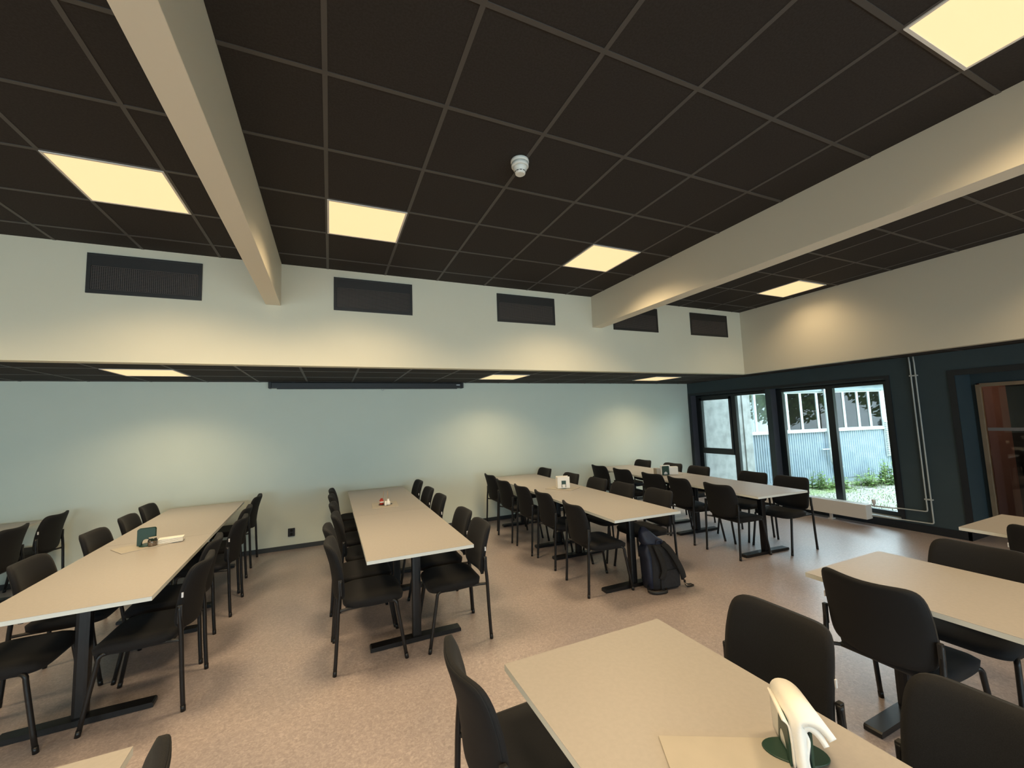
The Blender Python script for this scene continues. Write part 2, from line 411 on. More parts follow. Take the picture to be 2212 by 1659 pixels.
lamp(2.672, .525, H, 'large square warm lamp cut off by the top right corner of the photo', LAMP_W, G1)
lamp(5.95, 3.555, H, 'square warm lamp right of the right beam close to the window-side bulkhead', LAMP_W*.22, G1)
for x, y in ((-1.297, .525), (.272, .525), (5.95, .525), (-3.7, 3.525), (-3.7, .525), (-1.297, -2.475), (.272, -2.475), (2.672, -2.475), (5.95, -2.475)):
    lamp(x, y, H, 'square ceiling lamp outside the photo, %s, %s' % (
        'beyond the left edge' if x < -3 else 'left of the left beam' if x < -1 else 'right of the left beam' if x < 1 else 'left of the right beam' if x < 4 else 'beside the window bulkhead',
        'in the back row' if y > 3 else 'above the nearest tables' if y > 0 else 'behind the camera'), LAMP_W, 'lamps outside the photo')
lamp(-1.8, 5.63, LO, 'square lamp in the lowered strip, leftmost, above the table with the green holder and jar', LOW_W, G2)
lamp(2.4, 5.69, LO, 'square lamp in the lowered strip right of the projection screen case', LOW_W, G2)
lamp(5.4, 5.69, LO, 'square lamp in the lowered strip nearest the dark window wall', LOW_W, G2)

# ------------------------------------------------------------------ bulkhead vents
def vent_meshes():
    w, h = .42, .183; out = []
    bm = new()
    for q in ((-w, w, -h, -h+.035), (-w, w, h-.018, h), (-w, -w+.03, -h+.035, h-.018), (w-.03, w, -h+.035, h-.018)):
        box(bm, q[0], q[1], -.012, 0, q[2], q[3], bev=.002)
    box(bm, -w+.03, w-.03, -.004, 0, -h+.035, h-.018, mi=1)
    out.append(('vent_frame', bm, [M['vent'], M['hole']]))
    bm = new(); box(bm, -w+.03, w-.03, -.010, -.005, h-.11, h-.018); box(bm, -w+.03, w-.03, -.016, -.006, h-.115, h-.105)
    out.append(('vent_flap', bm, [M['vent']]))
    bm = new(); x0, x1, z0, z1 = -w+.035, w-.035, -h+.04, h-.118
    n = 52
    for i in range(n+1):
        x = x0+(x1-x0)*i/n; box(bm, x-.0028, x+.0028, -.009, -.0065, z0, z1)
    k = 15
    for i in range(k+1):
        z = z0+(z1-z0)*i/k; box(bm, x0, x1, -.0092, -.0063, z-.0028, z+.0028)
    out.append(('grille', bm, [M['ventg']]))
    return out
VL = ['dark wall vent left of the left beam', 'dark wall vent right of the left beam', 'dark wall vent left of the right beam',
      'dark wall vent partly hidden behind the right beam', 'dark wall vent nearest the bulkhead corner']
v0 = None
for x, l in zip((-1.555, .453, 2.358, 4.17, 5.69), VL):
    loc = (x, D1-.001, 3.11)
    if v0 is None:
        v0 = thing('wall_vent', l, 'vent', loc, 0, 'vents along the bulkhead')
        for n, bm, ms in vent_meshes(): obj(n, bm, ms, v0)
    else: dup(v0, loc, 0, l)

# ------------------------------------------------------------------ smoke detector
sd = thing('smoke_detector', 'white round smoke detector on the dark ceiling', 'smoke detector', (1.14, 2.30, H), 0)
bm = new(); lathe(bm, [(.058, 0), (.06, -.006), (.06, -.018), (.056, -.022)], (0, 0, 0), 28); obj('base', bm, M['detector'], sd)
bm = new(); lathe(bm, [(.05, -.022), (.05, -.026), (.057, -.0265), (.057, -.045), (.052, -.050)], (0, 0, 0), 28); obj('collar', bm, M['detector'], sd)
bm = new(); lathe(bm, [(.046, -.050), (.047, -.056), (.044, -.066), (.036, -.078), (.033, -.094), (.028, -.098)], (0, 0, 0), 28); hd = obj('sensor_head', bm, M['detector'], sd)
bm = new()
for k in range(10):
    a = 2*PI*k/10; box(bm, .0345, .0375, -.008, .008, -.085, -.082, rot=(a, 'Z'), org=(0, 0, 0))
obj('slots', bm, M['cap'], hd)

# ------------------------------------------------------------------ projection screen, socket
ps = thing('projection_screen', 'rolled-up projection screen in a long black case under the lowered ceiling', 'screen', (.62, 6.56, 2.28), 0)
bm = new(); box(bm, -1.37, 1.37, -.045, .05, -.042, .040, bev=.012); obj('case', bm, M['cap'], ps)
for s in (-1, 1):
    bm = new(); box(bm, s*1.385-.018, s*1.385+.018, -.05, .055, -.046, .045, bev=.01); obj('end_cap', bm, M['cap'], ps)
bm = new(); box(bm, 1.28, 1.34, -.047, -.0455, .000, .012); obj('maker_plate', bm, M['alu'], ps)
bm = new(); box(bm, -1.3, 1.3, -.02, -.005, -.055, -.043); obj('screen_bar', bm, M['steel'], ps)
bm = new(); tube(bm, smoothpath([(.10, -.012, -.053), (.11, -.012, -.078), (.13, -.012, -.078), (.14, -.012, -.053)]), .003, 6); obj('pull_loop', bm, M['alu'], ps)
for s in (-1, 1):
    bm = new(); box(bm, s*1.1-.02, s*1.1+.02, -.0, .085, -.01, .048); obj('bracket', bm, M['steel'], ps)
sk = thing('wall_socket', 'black double wall socket low on the back wall', 'socket', (-.487, DB, .23), 0)
bm = new(); box(bm, -.043, .043, -.016, 0, -.055, .055, bev=.005); obj('cover', bm, M['cap'], sk)
for z in (-.024, .024):
    bm = new(); lathe(bm, [(.018, 0), (.0175, .001)], (0, 0, 0), 20)
    bmesh.ops.rotate(bm, verts=bm.verts, matrix=Matrix.Rotation(PI/2, 3, 'X')); bmesh.ops.translate(bm, verts=bm.verts, vec=(0, -.0165, z))
    obj('outlet', bm, M['hole'], sk)

# ------------------------------------------------------------------ chairs
def sq(a, b, n):
    mx = max(abs(a), abs(b))
    if mx < 1e-6: return a, b
    k = mx/((abs(a)**n+abs(b)**n)**(1/n)); return a*k, b*k
def pad(fmid, ftop, fbot, NU=14, NV=14):
    """closed pillow from a grid on [-1,1]^2"""
    bm = new(); T = {}; B = {}
    for i in range(NU+1):
        for j in range(NV+1):
            a = -1+2*i/NU; b = -1+2*j/NV
            a = math.sin(a*PI/2)*.35+a*.65; b = math.sin(b*PI/2)*.35+b*.65
            T[i, j] = bm.verts.new(ftop(a, b)); B[i, j] = bm.verts.new(fbot(a, b))
    for i in range(NU):
        for j in range(NV):
            bm.faces.new((T[i, j], T[i+1, j], T[i+1, j+1], T[i, j+1])).smooth = True
            bm.faces.new((B[i, j], B[i, j+1], B[i+1, j+1], B[i+1, j])).smooth = True
    rim = [(i, 0) for i in range(NU)]+[(NU, j) for j in range(NV)]+[(i, NV) for i in range(NU, 0, -1)]+[(0, j) for j in range(NV, 0, -1)]
    for k in range(len(rim)):
        p, q = rim[k], rim[(k+1) % len(rim)]
        bm.faces.new((T[p], B[p], B[q], T[q])).smooth = True
    return bm
def interp(z, tab):
    for (a, x), (b, y) in zip(tab, tab[1:]):
        if z <= b: 
            t = (z-a)/(b-a); t = max(0, t); return x+(y-x)*t
    return tab[-1][1]
CURVE = [(.44, -.185), (.52, -.189), (.60, -.197), (.68, -.211), (.76, -.234), (.86, -.270)]
def back_pt(a, b):
    aa, bb = sq(a, b, 7.0)
    wv = .221-.015*max(0, bb)**2-.005*max(0, -bb)**2
    y = aa*wv; z = .655+bb*.19
    if bb < 0: z -= .018*(-bb)*(1-aa*aa)
    if bb > 0: z -= .020*bb*(1-aa*aa)
    z2 = z
    x = interp(z2, CURVE)-.050*(1-abs(aa)**1.9)
    return x, y, z
def th(a, b, t, p=5):
    m_ = max(abs(a), abs(b)); return t*max(0, 1-m_**p)**.5
def btop(a, b):
    x, y, z = back_pt(a, b); return (x+.017+th(a, b, .013, 7)*(1.15 if b > -.2 else .95), y, z)
def bmid(a, b):
    x, y, z = back_pt(a, b); return (x-.001, y, z)
def sfront(a, b):
    x, y, z = back_pt(a, b); return (x-.002, y*.995, z)
def sback(a, b):
    x, y, z = back_pt(a, b); return (x-.006-th(a, b, .009, 8), y*.985, z-.001)
def seat_pt(a, b):
    aa, bb = sq(a, b, 5.0)
    w_ = .222+.012*(aa+1)/2
    return .022+aa*.212, bb*w_, aa, bb
def stop_(a, b):
    x, y, aa, bb = seat_pt(a, b)
    z = .436+th(a, b, .020, 6)-.010*max(0, 1-aa*aa)*(1-bb*bb)-.022*max(0, aa-.45)**1.5*2+.012*bb*bb
    return (x, y, z)
def sbot(a, b):
    x, y, aa, bb = seat_pt(a, b)
    return (x*.985, y*.975, .414-.014*max(0, 1-aa*aa)-.022*max(0, aa-.45)**1.5*1.4)

def make_chair(label, group):
    t = thing('dining_chair', label, 'chair', (0, 0, 0), 0, group)
    obj('seat', pad(None, stop_, sbot), M['fabric'], t)
    bk = obj('backrest', pad(None, btop, bmid), M['fabric'], t)
    obj('back_shell', pad(None, sfront, sback), M['shell'], t, 'black rear cover of the backrest')
    bm = new(); box(bm, -.218, -.208, .2195, .2255, .655, .685, bev=.001); obj('sewn_tag', bm, M['tagw'], bk, 'tiny white tag')
    for s in (-1, 1):
        bm = new(); tube(bm, smoothpath([(-.2385, s*.236, .0), (-.226, s*.234, .22), (-.217, s*.234, .43), (-.208, s*.234, .53), (-.202, s*.233, .61)], 3), .0125, 10)
        tube(bm, [(-.2388, s*.236, 0), (-.2368, s*.2358, .035)], .0135, 10); obj('leg', bm, M['steel'], t)
        bm = new(); tube(bm, smoothpath([(.110, s*.195, .405), (.150, s*.214, .408), (.172, s*.222, .392), (.180, s*.2245, .34), (.2385, s*.238, 0)], 3), .0125, 10)
        tube(bm, [(.233, s*.2368, .035), (.2388, s*.238, 0)], .0135, 10); obj('leg', bm, M['steel'], t)
    bm = new()
    for s in (-1, 1):
        tube(bm, [(-.216, s*.233, .412), (-.16, s*.200, .404), (.12, s*.196, .404)], .010, 8)
        box(bm, -.218, -.194, s*.233-.009, s*.233+.009, .51, .615, bev=.004)
    tube(bm, [(-.16, -.2, .404), (-.16, .2, .404)], .010, 8); tube(bm, [(.12, -.2, .402), (.12, .2, .402)], .010, 8)
    obj('seat_frame', bm, M['cap'], t)
    return t
proto = None
def chair(x, y, rz, label, group):
    global proto
    if proto is None:
        proto = make_chair(label, group); proto.location = (x, y, 0); proto.rotation_euler = (0, 0, rz); return proto
    return dup(proto, (x, y, 0), rz, label, group)

def row(tab, xs, ys, rots, face, side, tname):
    n = len(ys)
    words = ['nearest the camera', 'second from the camera', 'third from the camera', 'fourth from the camera', 'fifth from the camera', 'sixth from the camera']
    if n == 5: words = words[:5]
    for i, (x, y, r) in enumerate(zip(xs, ys, rots)):
        rz = (0 if face > 0 else PI)+r
        chair(x+.2375*face, y, rz, 'black chair on the %s of the %s, %s' % (side, tname, words[i]), 'chairs along the %s' % tname)
T1N = 'green-holder table'; T2N = 'red-bottle table'; T3N = 'backpack table'; T4N = 'window-side table'
row(1, [-1.90, -1.885, -1.885, -1.89, -1.95], [3.43, 4.05, 4.90, 5.60, 6.28], [0, .02, -.02, .03, 0], 1, 'left', T1N)
row(1, [-.80, -.86, -.81, -.86, -.875], [3.475, 4.03, 4.83, 5.42, 6.26], [-.02, .04, -.03, .02, 0], -1, 'right', T1N)
row(2, [.035, .02, .085, .065, .055, .06], [3.41, 3.915, 4.42, 5.03, 5.645, 6.155], [0, .02, 0, -.02, 0, 0], 1, 'left', T2N)
row(2, [1.15, 1.165, 1.165, 1.165, 1.185], [3.375, 3.90, 4.83, 5.45, 6.23], [-.02, 0, 0, 0, 0], -1, 'right', T2N)
row(3, [2.225, 2.295, 2.285, 2.28, 2.345], [3.575, 4.345, 4.92, 5.55, 6.23], [-.10, -.06, -.03, .02, 0], 1, 'left', T3N)
row(3, [3.40, 3.38, 3.38, 3.37, 3.38], [3.68, 4.27, 4.81, 5.48, 6.34], [-.04, 0, 0, 0, 0], -1, 'right', T3N)
row(4, [4.245, 4.285, 4.32, 4.33, 4.345], [3.575, 4.21, 4.77, 5.47, 6.1], [-.05, -.14, 0, 0, 0], 1, 'left', T4N)
row(4, [5.35, 5.40, 5.40, 5.43, 5.45], [3.42, 3.98, 4.90, 5.48, 6.24], [.0, -.03, -.02, 0, 0], -1, 'right', T4N)
G = 'chairs at the tables nearest the camera'
for y, w in ((5.62, 'cut by the left edge of the photo'), (6.30, 'by the back wall')):
    chair(-2.775-.2375, y, PI, 'black chair right of the leftmost table, '+w, 'chairs at the leftmost table')
chair(.695, 1.50, 0.0, 'black padded chair seen edge-on in front of the camera at the bottom centre', G)
chair(1.475, 1.21, PI, 'black padded chair facing the white napkins across the nearest table, left of two', G)
chair(1.445, .56, PI, 'black padded chair cut off by the bottom right corner of the photo', G)
chair(2.68, 1.23, 0.0, 'large black padded chair seen from behind at the right-hand foreground table', G)
chair(3.25, 1.18, PI, 'black padded chair across the right-hand foreground table, cut by the right edge', G)
chair(4.58, 1.10, 0.0, 'black padded chair seen from behind at the far right table, cut by the right edge', G)
chair(-.685, 1.35, PI, 'black padded chair whose top edge pokes up at the bottom left of the photo', G)

# ------------------------------------------------------------------ tables
TOP_Z = .735; TH = .024
def table(cx, y0, y1, w, rz, feet, label, group, piv=None):
    t = thing('dining_table', label, 'table', (cx, y0, 0), rz, group)
    L_ = y1-y0
    bm = new(); box(bm, -w/2, w/2, 0, L_, TOP_Z-.0012, TOP_Z)
    box(bm, -w/2, w/2, 0, L_, TOP_Z-TH, TOP_Z-.0012, mi=1)
    obj('tabletop', bm, [M['top'], M['edge']], t)
    bm = new()
    for s in (-1, 1): box(bm, s*.20-.02, s*.20+.02, feet[0]-.02, feet[-1]+.02, TOP_Z-TH-.035, TOP_Z-TH)
    for f in feet: box(bm, -.30, .30, f-.025, f+.025, TOP_Z-TH-.035, TOP_Z-TH-.001)
    obj('underframe', bm, M['steel'], t)
    for f in feet:
        bm = new(); box(bm, -.034, .034, f-.03, f+.03, .028, TOP_Z-TH-.03, bev=.018)
        lg = obj('column', bm, M['steel'], t)
        bm = new()
        vs = []
        prof = [(-.345, .004), (-.345, .024), (-.337, .032), (-.06, .036), (.06, .036), (.337, .032), (.345, .024), (.345, .004)]
        R0 = [Vector((x, f-.04, z)) for x, z in prof]; R1 = [Vector((x, f+.04, z)) for x, z in prof]
        loft(bm, [R0, R1], smooth=False)
        for s in (-1, 1): lathe(bm, [(.018, 0), (.018, .006)], (s*.315, f, 0), 12)
        obj('foot', bm, M['steel'], t)
G = 'beige tables in four rows against the back wall'
def pair(x0, w, rot, n, tname):
    # near table and far table of one row; rot about the near centre
    cx = x0+w/2
    yy = [(3.095, 4.665, (.295, 1.335)), (4.668, 6.49, (.27, 1.50))]
    for k, (a, b, f) in enumerate(yy):
        dx = -math.sin(rot)*(a-3.095)
        table(cx+dx, a, b, w, rot, f, 'beige %s of the %s' % (['near half', 'far half'][k], tname), G)
pair(-1.71, .775, .028, 1, 'row with the green holder and jar')
pair(.235, .775, .0, 2, 'row with the red bottle')
pair(2.35, .765, -.040, 3, 'row with the backpack under it')
pair(4.295, .785, -.066, 4, 'row by the windows')
table(-3.34, 4.668, 6.53, .775, .012, (.27, 1.5), 'beige table at the left edge of the photo, against the back wall', G)
G = 'beige tables nearest the camera'
table(.999, -.03, 1.552, .765, 0, (.25, 1.28), 'beige table nearest the camera with napkins on a wooden board', G)
table(2.89, -.03, 1.573, .765, 0, (.25, 1.365), 'beige right-hand foreground table with nothing on it', G)
table(4.778, -.03, 1.578, .765, 0, (.25, 1.28), 'beige table corner at the right edge, in front of the door', G)
table(-.92, -.03, 1.685, .765, .0, (.25, 1.40), 'beige table corner at the bottom left edge of the photo', G)

# ------------------------------------------------------------------ things on the tables
def board(cx, cy, lx, ly, rz, label):
    bm = new(); box(bm, -lx/2, lx/2, -ly/2, ly/2, 0, .006, bev=.002)
    o = obj('serving_board', bm, M['birch']); o.location = (cx, cy, TOP_Z); o.rotation_euler = (0, 0, rz)
    tag(o, label, 'board', 'birch boards in the middle of the tables'); return o
ZB = TOP_Z+.006
def arch_plate(bm, y, w, h):
    """upright plate with an arch cut out of the lower middle, in the xz plane"""
    N = 12; r = w*.27; t = .0025
    outer = [(-w/2, 0), (-w/2, h-.014)]+[(-w/2+.014-.014*math.cos(a), h-.014+.014*math.sin(a)) for a in [PI/8, PI/4, 3*PI/8, PI/2]]
    outer += [(-x, z) for x, z in outer[::-1]]
    inner = [(r*math.cos(PI*k/N), .012+r*1.15*math.sin(PI*k/N)) for k in range(N+1)]
    ring = outer+[(w/2*.999, 0)]
    poly = [(-w/2, 0)]+outer[1:-1]+[(w/2, 0), (r, 0)]+inner+[(-r, 0)]
    f = bm.faces.new([bm.verts.new((x, y-t, z)) for x, z in poly])
    r_ = bmesh.ops.extrude_face_region(bm, geom=[f]); vs = [g for g in r_['geom'] if isinstance(g, bmesh.types.BMVert)]
    for v in vs: v.co.y = y+t
def holder(cx, cy, rz, label, nap_label, fold=True, spread=.05, h=.135, z=ZB, lying=False):
    t = thing('napkin_holder', label, 'napkin holder', (cx, cy, z), rz, 'green napkin holders')
    bm = new(); lathe(bm, [(.078, 0), (.08, .0015), (.078, .004)], (0, 0, 0), 32, sx=.60, sy=1.0); obj('base', bm, M['green'], t)
    ys = (-spread/2, spread/2)
    for y in ys:
        bm = new(); arch_plate(bm, y, .118, h); 
        bmesh.ops.translate(bm, verts=bm.verts, vec=(0, 0, .003)); obj('side_plate', bm, M['green'], t)
    if nap_label:
        n = bpy.data.objects.new
        bm = new()
        if fold:
            p1 = [(0, .012, .004), (0, .014, h*.7), (0, .014, h+.002), (0, .006, h+.020), (0, -.012, h+.024), (0, -.030, h+.018), (0, -.046, h+.004), (0, -.058, h-.014)]
            ribbon(bm, smoothpath(p1, 4), (1, .12, 0), .166, .020)
            p2 = [(0, .000, .004), (0, .001, h*.7), (0, -.002, h-.002), (0, -.014, h+.008), (0, -.028, h+.002), (0, -.040, h-.012), (0, -.050, h-.030)]
            ribbon(bm, smoothpath(p2, 4), (1, .02, 0), .160, .014)
            ribbon(bm, smoothpath([(0, -.014, .004), (0, -.010, h*.35), (0, -.016, h*.75), (0, -.006, h)], 4), (1, -.03, 0), .150, .009)
            ribbon(bm, smoothpath([(0, .019, .004), (0, .021, h*.6), (0, .026, h*.98), (0, .040, h+.012)], 4), (1, 0, 0), .135, .004)
        else:
            for k in range(5):
                y = -spread/2+.006+(spread-.012)*k/4
                ribbon(bm, smoothpath([(0, y, .006), (0, y*.9, h*.6), (0, y*.8, h+.012)], 3), (1, 0, 0), .155-.006*k, .006)
        o = obj('napkins', bm, M['napkin']); o.location = (cx, cy, z+.002); o.rotation_euler = (0, 0, rz)
        tag(o, nap_label, 'napkins', 'white napkins in holders')
    return t
board(.978, .802, .38, .27, -.497, 'large birch board under the napkin holder nearest the camera')
holder(1.160, .800, .84, 'dark green napkin holder with an oval foot on the nearest table', 'stack of white paper napkins curling over the nearest green holder', h=.106)
board(-1.407, 4.497, .38, .25, .606, 'birch board under the square green holder')
holder(-1.405, 4.50, .10, 'empty square dark green holder beside the glass jar', None, spread=.035)
bm = new()
for k in range(5): box(bm, -.085, .085, -.055+.003*k, .055-.002*k, .001+.007*k, .006+.007*k, bev=.002)
o = obj('napkins', bm, M['napkin']); o.location = (-1.245, 4.52, ZB); o.rotation_euler = (0, 0, .12); tag(o, 'flat pile of white napkins lying right of the square green holder', 'napkins')
jr = thing('spice_jar', 'small round glass jar standing in front of the square green holder', 'jar', (-1.345, 4.435, ZB), 0)
bm = new(); lathe(bm, [(.026, 0), (.032, .006), (.032, .048), (.026, .056), (.026, .064)], (0, 0, 0), 20); obj('jar_body', bm, M['jar'], jr)
bm = new(); lathe(bm, [(.024, .003), (.029, .007), (.029, .034)], (0, 0, 0), 20); obj('filling', bm, M['spice'], jr)
bm = new(); lathe(bm, [(.027, .0645), (.027, .070)], (0, 0, 0), 20); obj('lid', bm, M['birch'], jr)
board(.592, 5.12, .285, .37, -.06, 'pale board under the red bottle and white cruet')
kb = thing('ketchup_bottle', 'small red ketchup bottle on the pale board', 'bottle', (.555, 5.12, ZB), 0)
bm = new(); lathe(bm, [(.022, 0), (.024, .004), (.024, .05), (.016, .06)], (0, 0, 0), 16); obj('bottle_body', bm, M['red'], kb)
bm = new(); lathe(bm, [(.012, .0605), (.011, .072)], (0, 0, 0), 12); obj('cap', bm, M['red'], kb)
bm = new(); lathe(bm, [(.0245, .022), (.0245, .036)], (0, 0, 0), 16); obj('paper_label', bm, M['ceramic'], kb)
cr = thing('cruet', 'white ceramic cruet with a narrow neck right of the red bottle', 'cruet', (.622, 5.06, ZB), 0)
bm = new(); lathe(bm, [(.024, 0), (.027, .012), (.022, .035), (.012, .05), (.011, .06), (.014, .066)], (0, 0, 0), 18); obj('cruet_body', bm, M['ceramic'], cr)
sh = tag(obj('salt_shaker', (lambda b: (lathe(b, [(.012, 0), (.014, .004), (.011, .045), (.008, .05)], (0, 0, 0), 14), b)[1])(new()), M['ceramic']), 'thin white salt shaker between the red bottle and the cruet', 'shaker'); sh.location = (.590, 5.03, ZB)
for i, (x, y, dx, l) in enumerate(((.572, 5.165, .012, 'dark wooden stick standing behind the red bottle'), (.630, 5.16, .0, 'dark wooden stick standing behind the white cruet'))):
    bm = new(); tube(bm, [(0, 0, 0), (dx, 0, .15)], [.004, .0028], 6); o = obj('stirring_stick', bm, M['wood']); o.location = (x, y, ZB); tag(o, l, 'stick', 'sticks on the pale board')
dsh = obj('saucer', (lambda b: (lathe(b, [(.03, 0), (.05, .003), (.052, .006)], (0, 0, 0), 22, sx=1.5), b)[1])(new()), M['cap']); dsh.location = (.598, 5.12, ZB-.0005); tag(dsh, 'flat dark oval saucer under the condiments', 'saucer')
for q in (kb, cr, sh): q.location.z = ZB+.0055
board(2.866, 4.88, .27, .385, .538, 'birch board under the white napkin stack on the backpack table')
holder(2.865, 4.87, -.30, 'small dark green holder almost covered by white napkins', 'tall block of white napkins standing in the holder on the backpack table', fold=False, spread=.07, h=.10)
bm = new(); box(bm, -.082, .082, -.055, -.040, .0, .150, bev=.003); box(bm, -.082, .082, .040, .055, 0, .150, bev=.003); box(bm, -.084, -.070, -.040, .040, 0, .146, bev=.003)
nb = obj('napkin_pack', bm, M['napkin']); nb.location = (2.865, 4.87, ZB+.005); nb.rotation_euler = (0, 0, -.30); tag(nb, 'open white napkin pack around the holder on the backpack table', 'napkins')
bm = new(); box(bm, -.03, .03, -.0575, -.0553, .012, .10); box(bm, -.022, .022, -.0585, -.0577, .012, .052, mi=1); obj('printed_panel', bm, [M['green'], M['napkin']], nb, 'green panel with a white arch')
board(4.86, 5.0, .34, .26, -.2, 'birch board under the napkins by the windows')
holder(4.77, 4.98, -.25, 'dark green holder in front of the windows', 'white napkins standing in the holder by the windows', fold=False, spread=.05)
bm = new(); box(bm, -.07, .07, -.04, .04, 0, .12, bev=.006); nb2 = obj('napkin_pack', bm, M['napkin']); nb2.location = (4.915, 4.96, ZB); nb2.rotation_euler = (0, 0, -.5); tag(nb2, 'crumpled white napkin pack right of the holder by the windows', 'napkins')
bm = new(); box(bm, -.03, .03, -.045, .045, 0, .105, bev=.004); bx = obj('napkin_pack', bm, M['birch']); bx.location = (4.675, 5.05, ZB); bx.rotation_euler = (0, 0, -.2); tag(bx, 'cream carton left of the holder by the windows', 'carton')

# ------------------------------------------------------------------ backpack
bp = thing('backpack', 'black and navy backpack leaning on the table leg', 'backpack', (2.98, 3.235, 0), -.10)
def ring(z, cx, cy, hw, hd, n=28, p=3.2):
    out = []
    for k in range(n):
        a = 2*PI*k/n; c, s = math.cos(a), math.sin(a)
        out.append(Vector((cx+hw*math.copysign(abs(c)**(2/p), c), cy+hd*math.copysign(abs(s)**(2/p), s), z+.006*math.sin(3*a+z*20))))
    return out
bm = new()
loft(bm, [ring(.006, 0, 0, .15, .075), ring(.03, 0, 0, .168, .095), ring(.10, -.002, 0, .17, .10), ring(.20, -.012, .004, .158, .10),
          ring(.30, -.03, .010, .140, .095), ring(.38, -.05, .018, .128, .088), ring(.42, -.065, .024, .118, .07)])
body = obj('main_body', bm, M['bag'], bp)
bm = new()
loft(bm, [ring(.395, -.065, .028, .108, .066), ring(.44, -.09, .032, .112, .070), ring(.48, -.125, .036, .085, .060), ring(.53, -.15, .04, .058, .044), ring(.575, -.165, .044, .020, .018)])
obj('top_flap', bm, M['navy'], bp, 'navy crumpled top flap')
bm = new()
loft(bm, [ring(.02, -.155, .01, .035, .07, 18), ring(.15, -.168, .012, .030, .075, 18), ring(.30, -.168, .018, .035, .075, 18), ring(.36, -.178, .022, .045, .07, 18), ring(.42, -.15, .026, .03, .05, 18)])
obj('side_panel', bm, M['navy'], bp, 'navy side panel')
bm = new(); box(bm, -.10, .115, -.110, -.092, .03, .19, bev=.008); obj('back_pad', bm, M['bag'], bp)
for s, pts in ((-1, [(-.115, -.055, .42), (-.115, -.100, .38), (-.085, -.122, .28), (-.070, -.122, .19), (-.095, -.110, .12)]),
               (1, [(-.02, -.050, .425), (.02, -.095, .38), (.075, -.128, .27), (.125, -.128, .17), (.165, -.10, .09)])):
    bm = new(); ribbon(bm, smoothpath(pts, 4), (1, 0, .3*s), .055, .012); obj('shoulder_strap', bm, M['strap'], bp)
bm = new(); ribbon(bm, smoothpath([(.160, -.10, .095), (.180, -.09, .05), (.215, -.085, .022), (.27, -.08, .014), (.265, -.10, .006), (.20, -.10, .006), (.178, -.095, .035)], 4), (0, 1, .2), .020, .003)
obj('strap_tail', bm, M['cap'], bp)
bm = new(); ribbon(bm, smoothpath([(-.19, -.02, .045), (-.235, -.08, .028), (-.19, -.135, .020), (-.09, -.150, .020), (-.05, -.125, .024), (-.06, -.09, .035)], 5), (0, .2, 1), .028, .003)
obj('bottom_loop', bm, M['cap'], bp)
bm = new(); tube(bm, smoothpath([(-.09, -.03, .415), (-.075, -.05, .455), (-.035, -.05, .455), (-.02, -.03, .415)], 4), .006, 8); obj('carry_handle', bm, M['navy'], bp)
bm = new(); box(bm, .098, .112, -.137, -.1335, .212, .218); obj('stitched_tag', bm, M['tagw'], bp)
bm = new(); box(bm, .172, .188, -.1, -.085, .045, .07, bev=.003); obj('buckle', bm, M['cap'], bp)

# ------------------------------------------------------------------ radiator, pipes
rd = thing('radiator', 'low white box radiator under the right-hand window', 'radiator', (7.02, 4.25, 0), 0)
bm = new(); box(bm, -.075, .075, -.82, .82, .09, .292, bev=.006); obj('casing', bm, M['rad'], rd)
bm = new()
for k in range(54): box(bm, -.055, .055, -.80+.03*k, -.79+.03*k, .291, .2935)
obj('top_grille', bm, M['pipe'], rd)
for y in (-.32, .45):
    bm = new(); box(bm, -.012, .012, y-.018, y+.018, .012, .0895); box(bm, -.035, .05, y-.03, y+.03, 0, .012); obj('foot_bracket', bm, M['rad'], rd)
th_ = thing('thermostat_valve', 'pale thermostat knob at the right end of the radiator', 'valve', (7.10, 3.40, .27), 0)
bm = new(); lathe(bm, [(.012, .0), (.014, .03), (.022, .034), (.024, .08), (.018, .09)], (0, 0, 0), 16); obj('knob', bm, M['rad'], th_)
bm = new(); tube(bm, [(0, -.015, .0), (0, .024, .0)], .011, 10); obj('valve_body', bm, M['alu'], th_)
def pipe(pts, label):
    bm = new(); tube(bm, pts, .0085, 10); o = obj('heating_pipe', bm, M['pipe']); tag(o, label, 'pipe', 'heating pipes on the dark wall'); return o
xp = XR-.022
def bend(p, q, r_, d=.02):
    p, q, r_ = Vector(p), Vector(q), Vector(r_); a = (p-q).normalized(); b = (r_-q).normalized()
    return [q+a*d, q+(a+b)*d*.3, q+b*d]
q1 = (xp, 2.842, .285)
pipe([(xp-.01, 2.842, LO-.002), (xp, 2.842, 2.24)]+bend((xp, 2.842, 2), q1, (xp, 3.0, .28))+[(xp, 3.12, .277), (xp-.04, 3.20, .274), (7.10, 3.3845, .27)], 'left of two pale heating pipes, turning towards the radiator top')
q2 = (xp, 2.795, .137)
pipe([(xp-.01, 2.795, LO-.002), (xp, 2.795, 2.24)]+bend((xp, 2.795, 2), q2, (xp, 3.0, .135))+[(xp, 3.10, .130), (xp-.02, 3.16, .128), (7.08, 3.435, .128)], 'right of two pale heating pipes, turning along the floor')
for z, l in ((2.073, 'upper pale clip bridging the two heating pipes'), (.443, 'lower pale clip bridging the two heating pipes')):
    bm = new(); box(bm, XR-.032, XR, 2.775, 2.86, z-.009, z+.009, bev=.003); o = obj('pipe_clip', bm, M['pipe']); tag(o, l, 'clip', 'pipe clips')

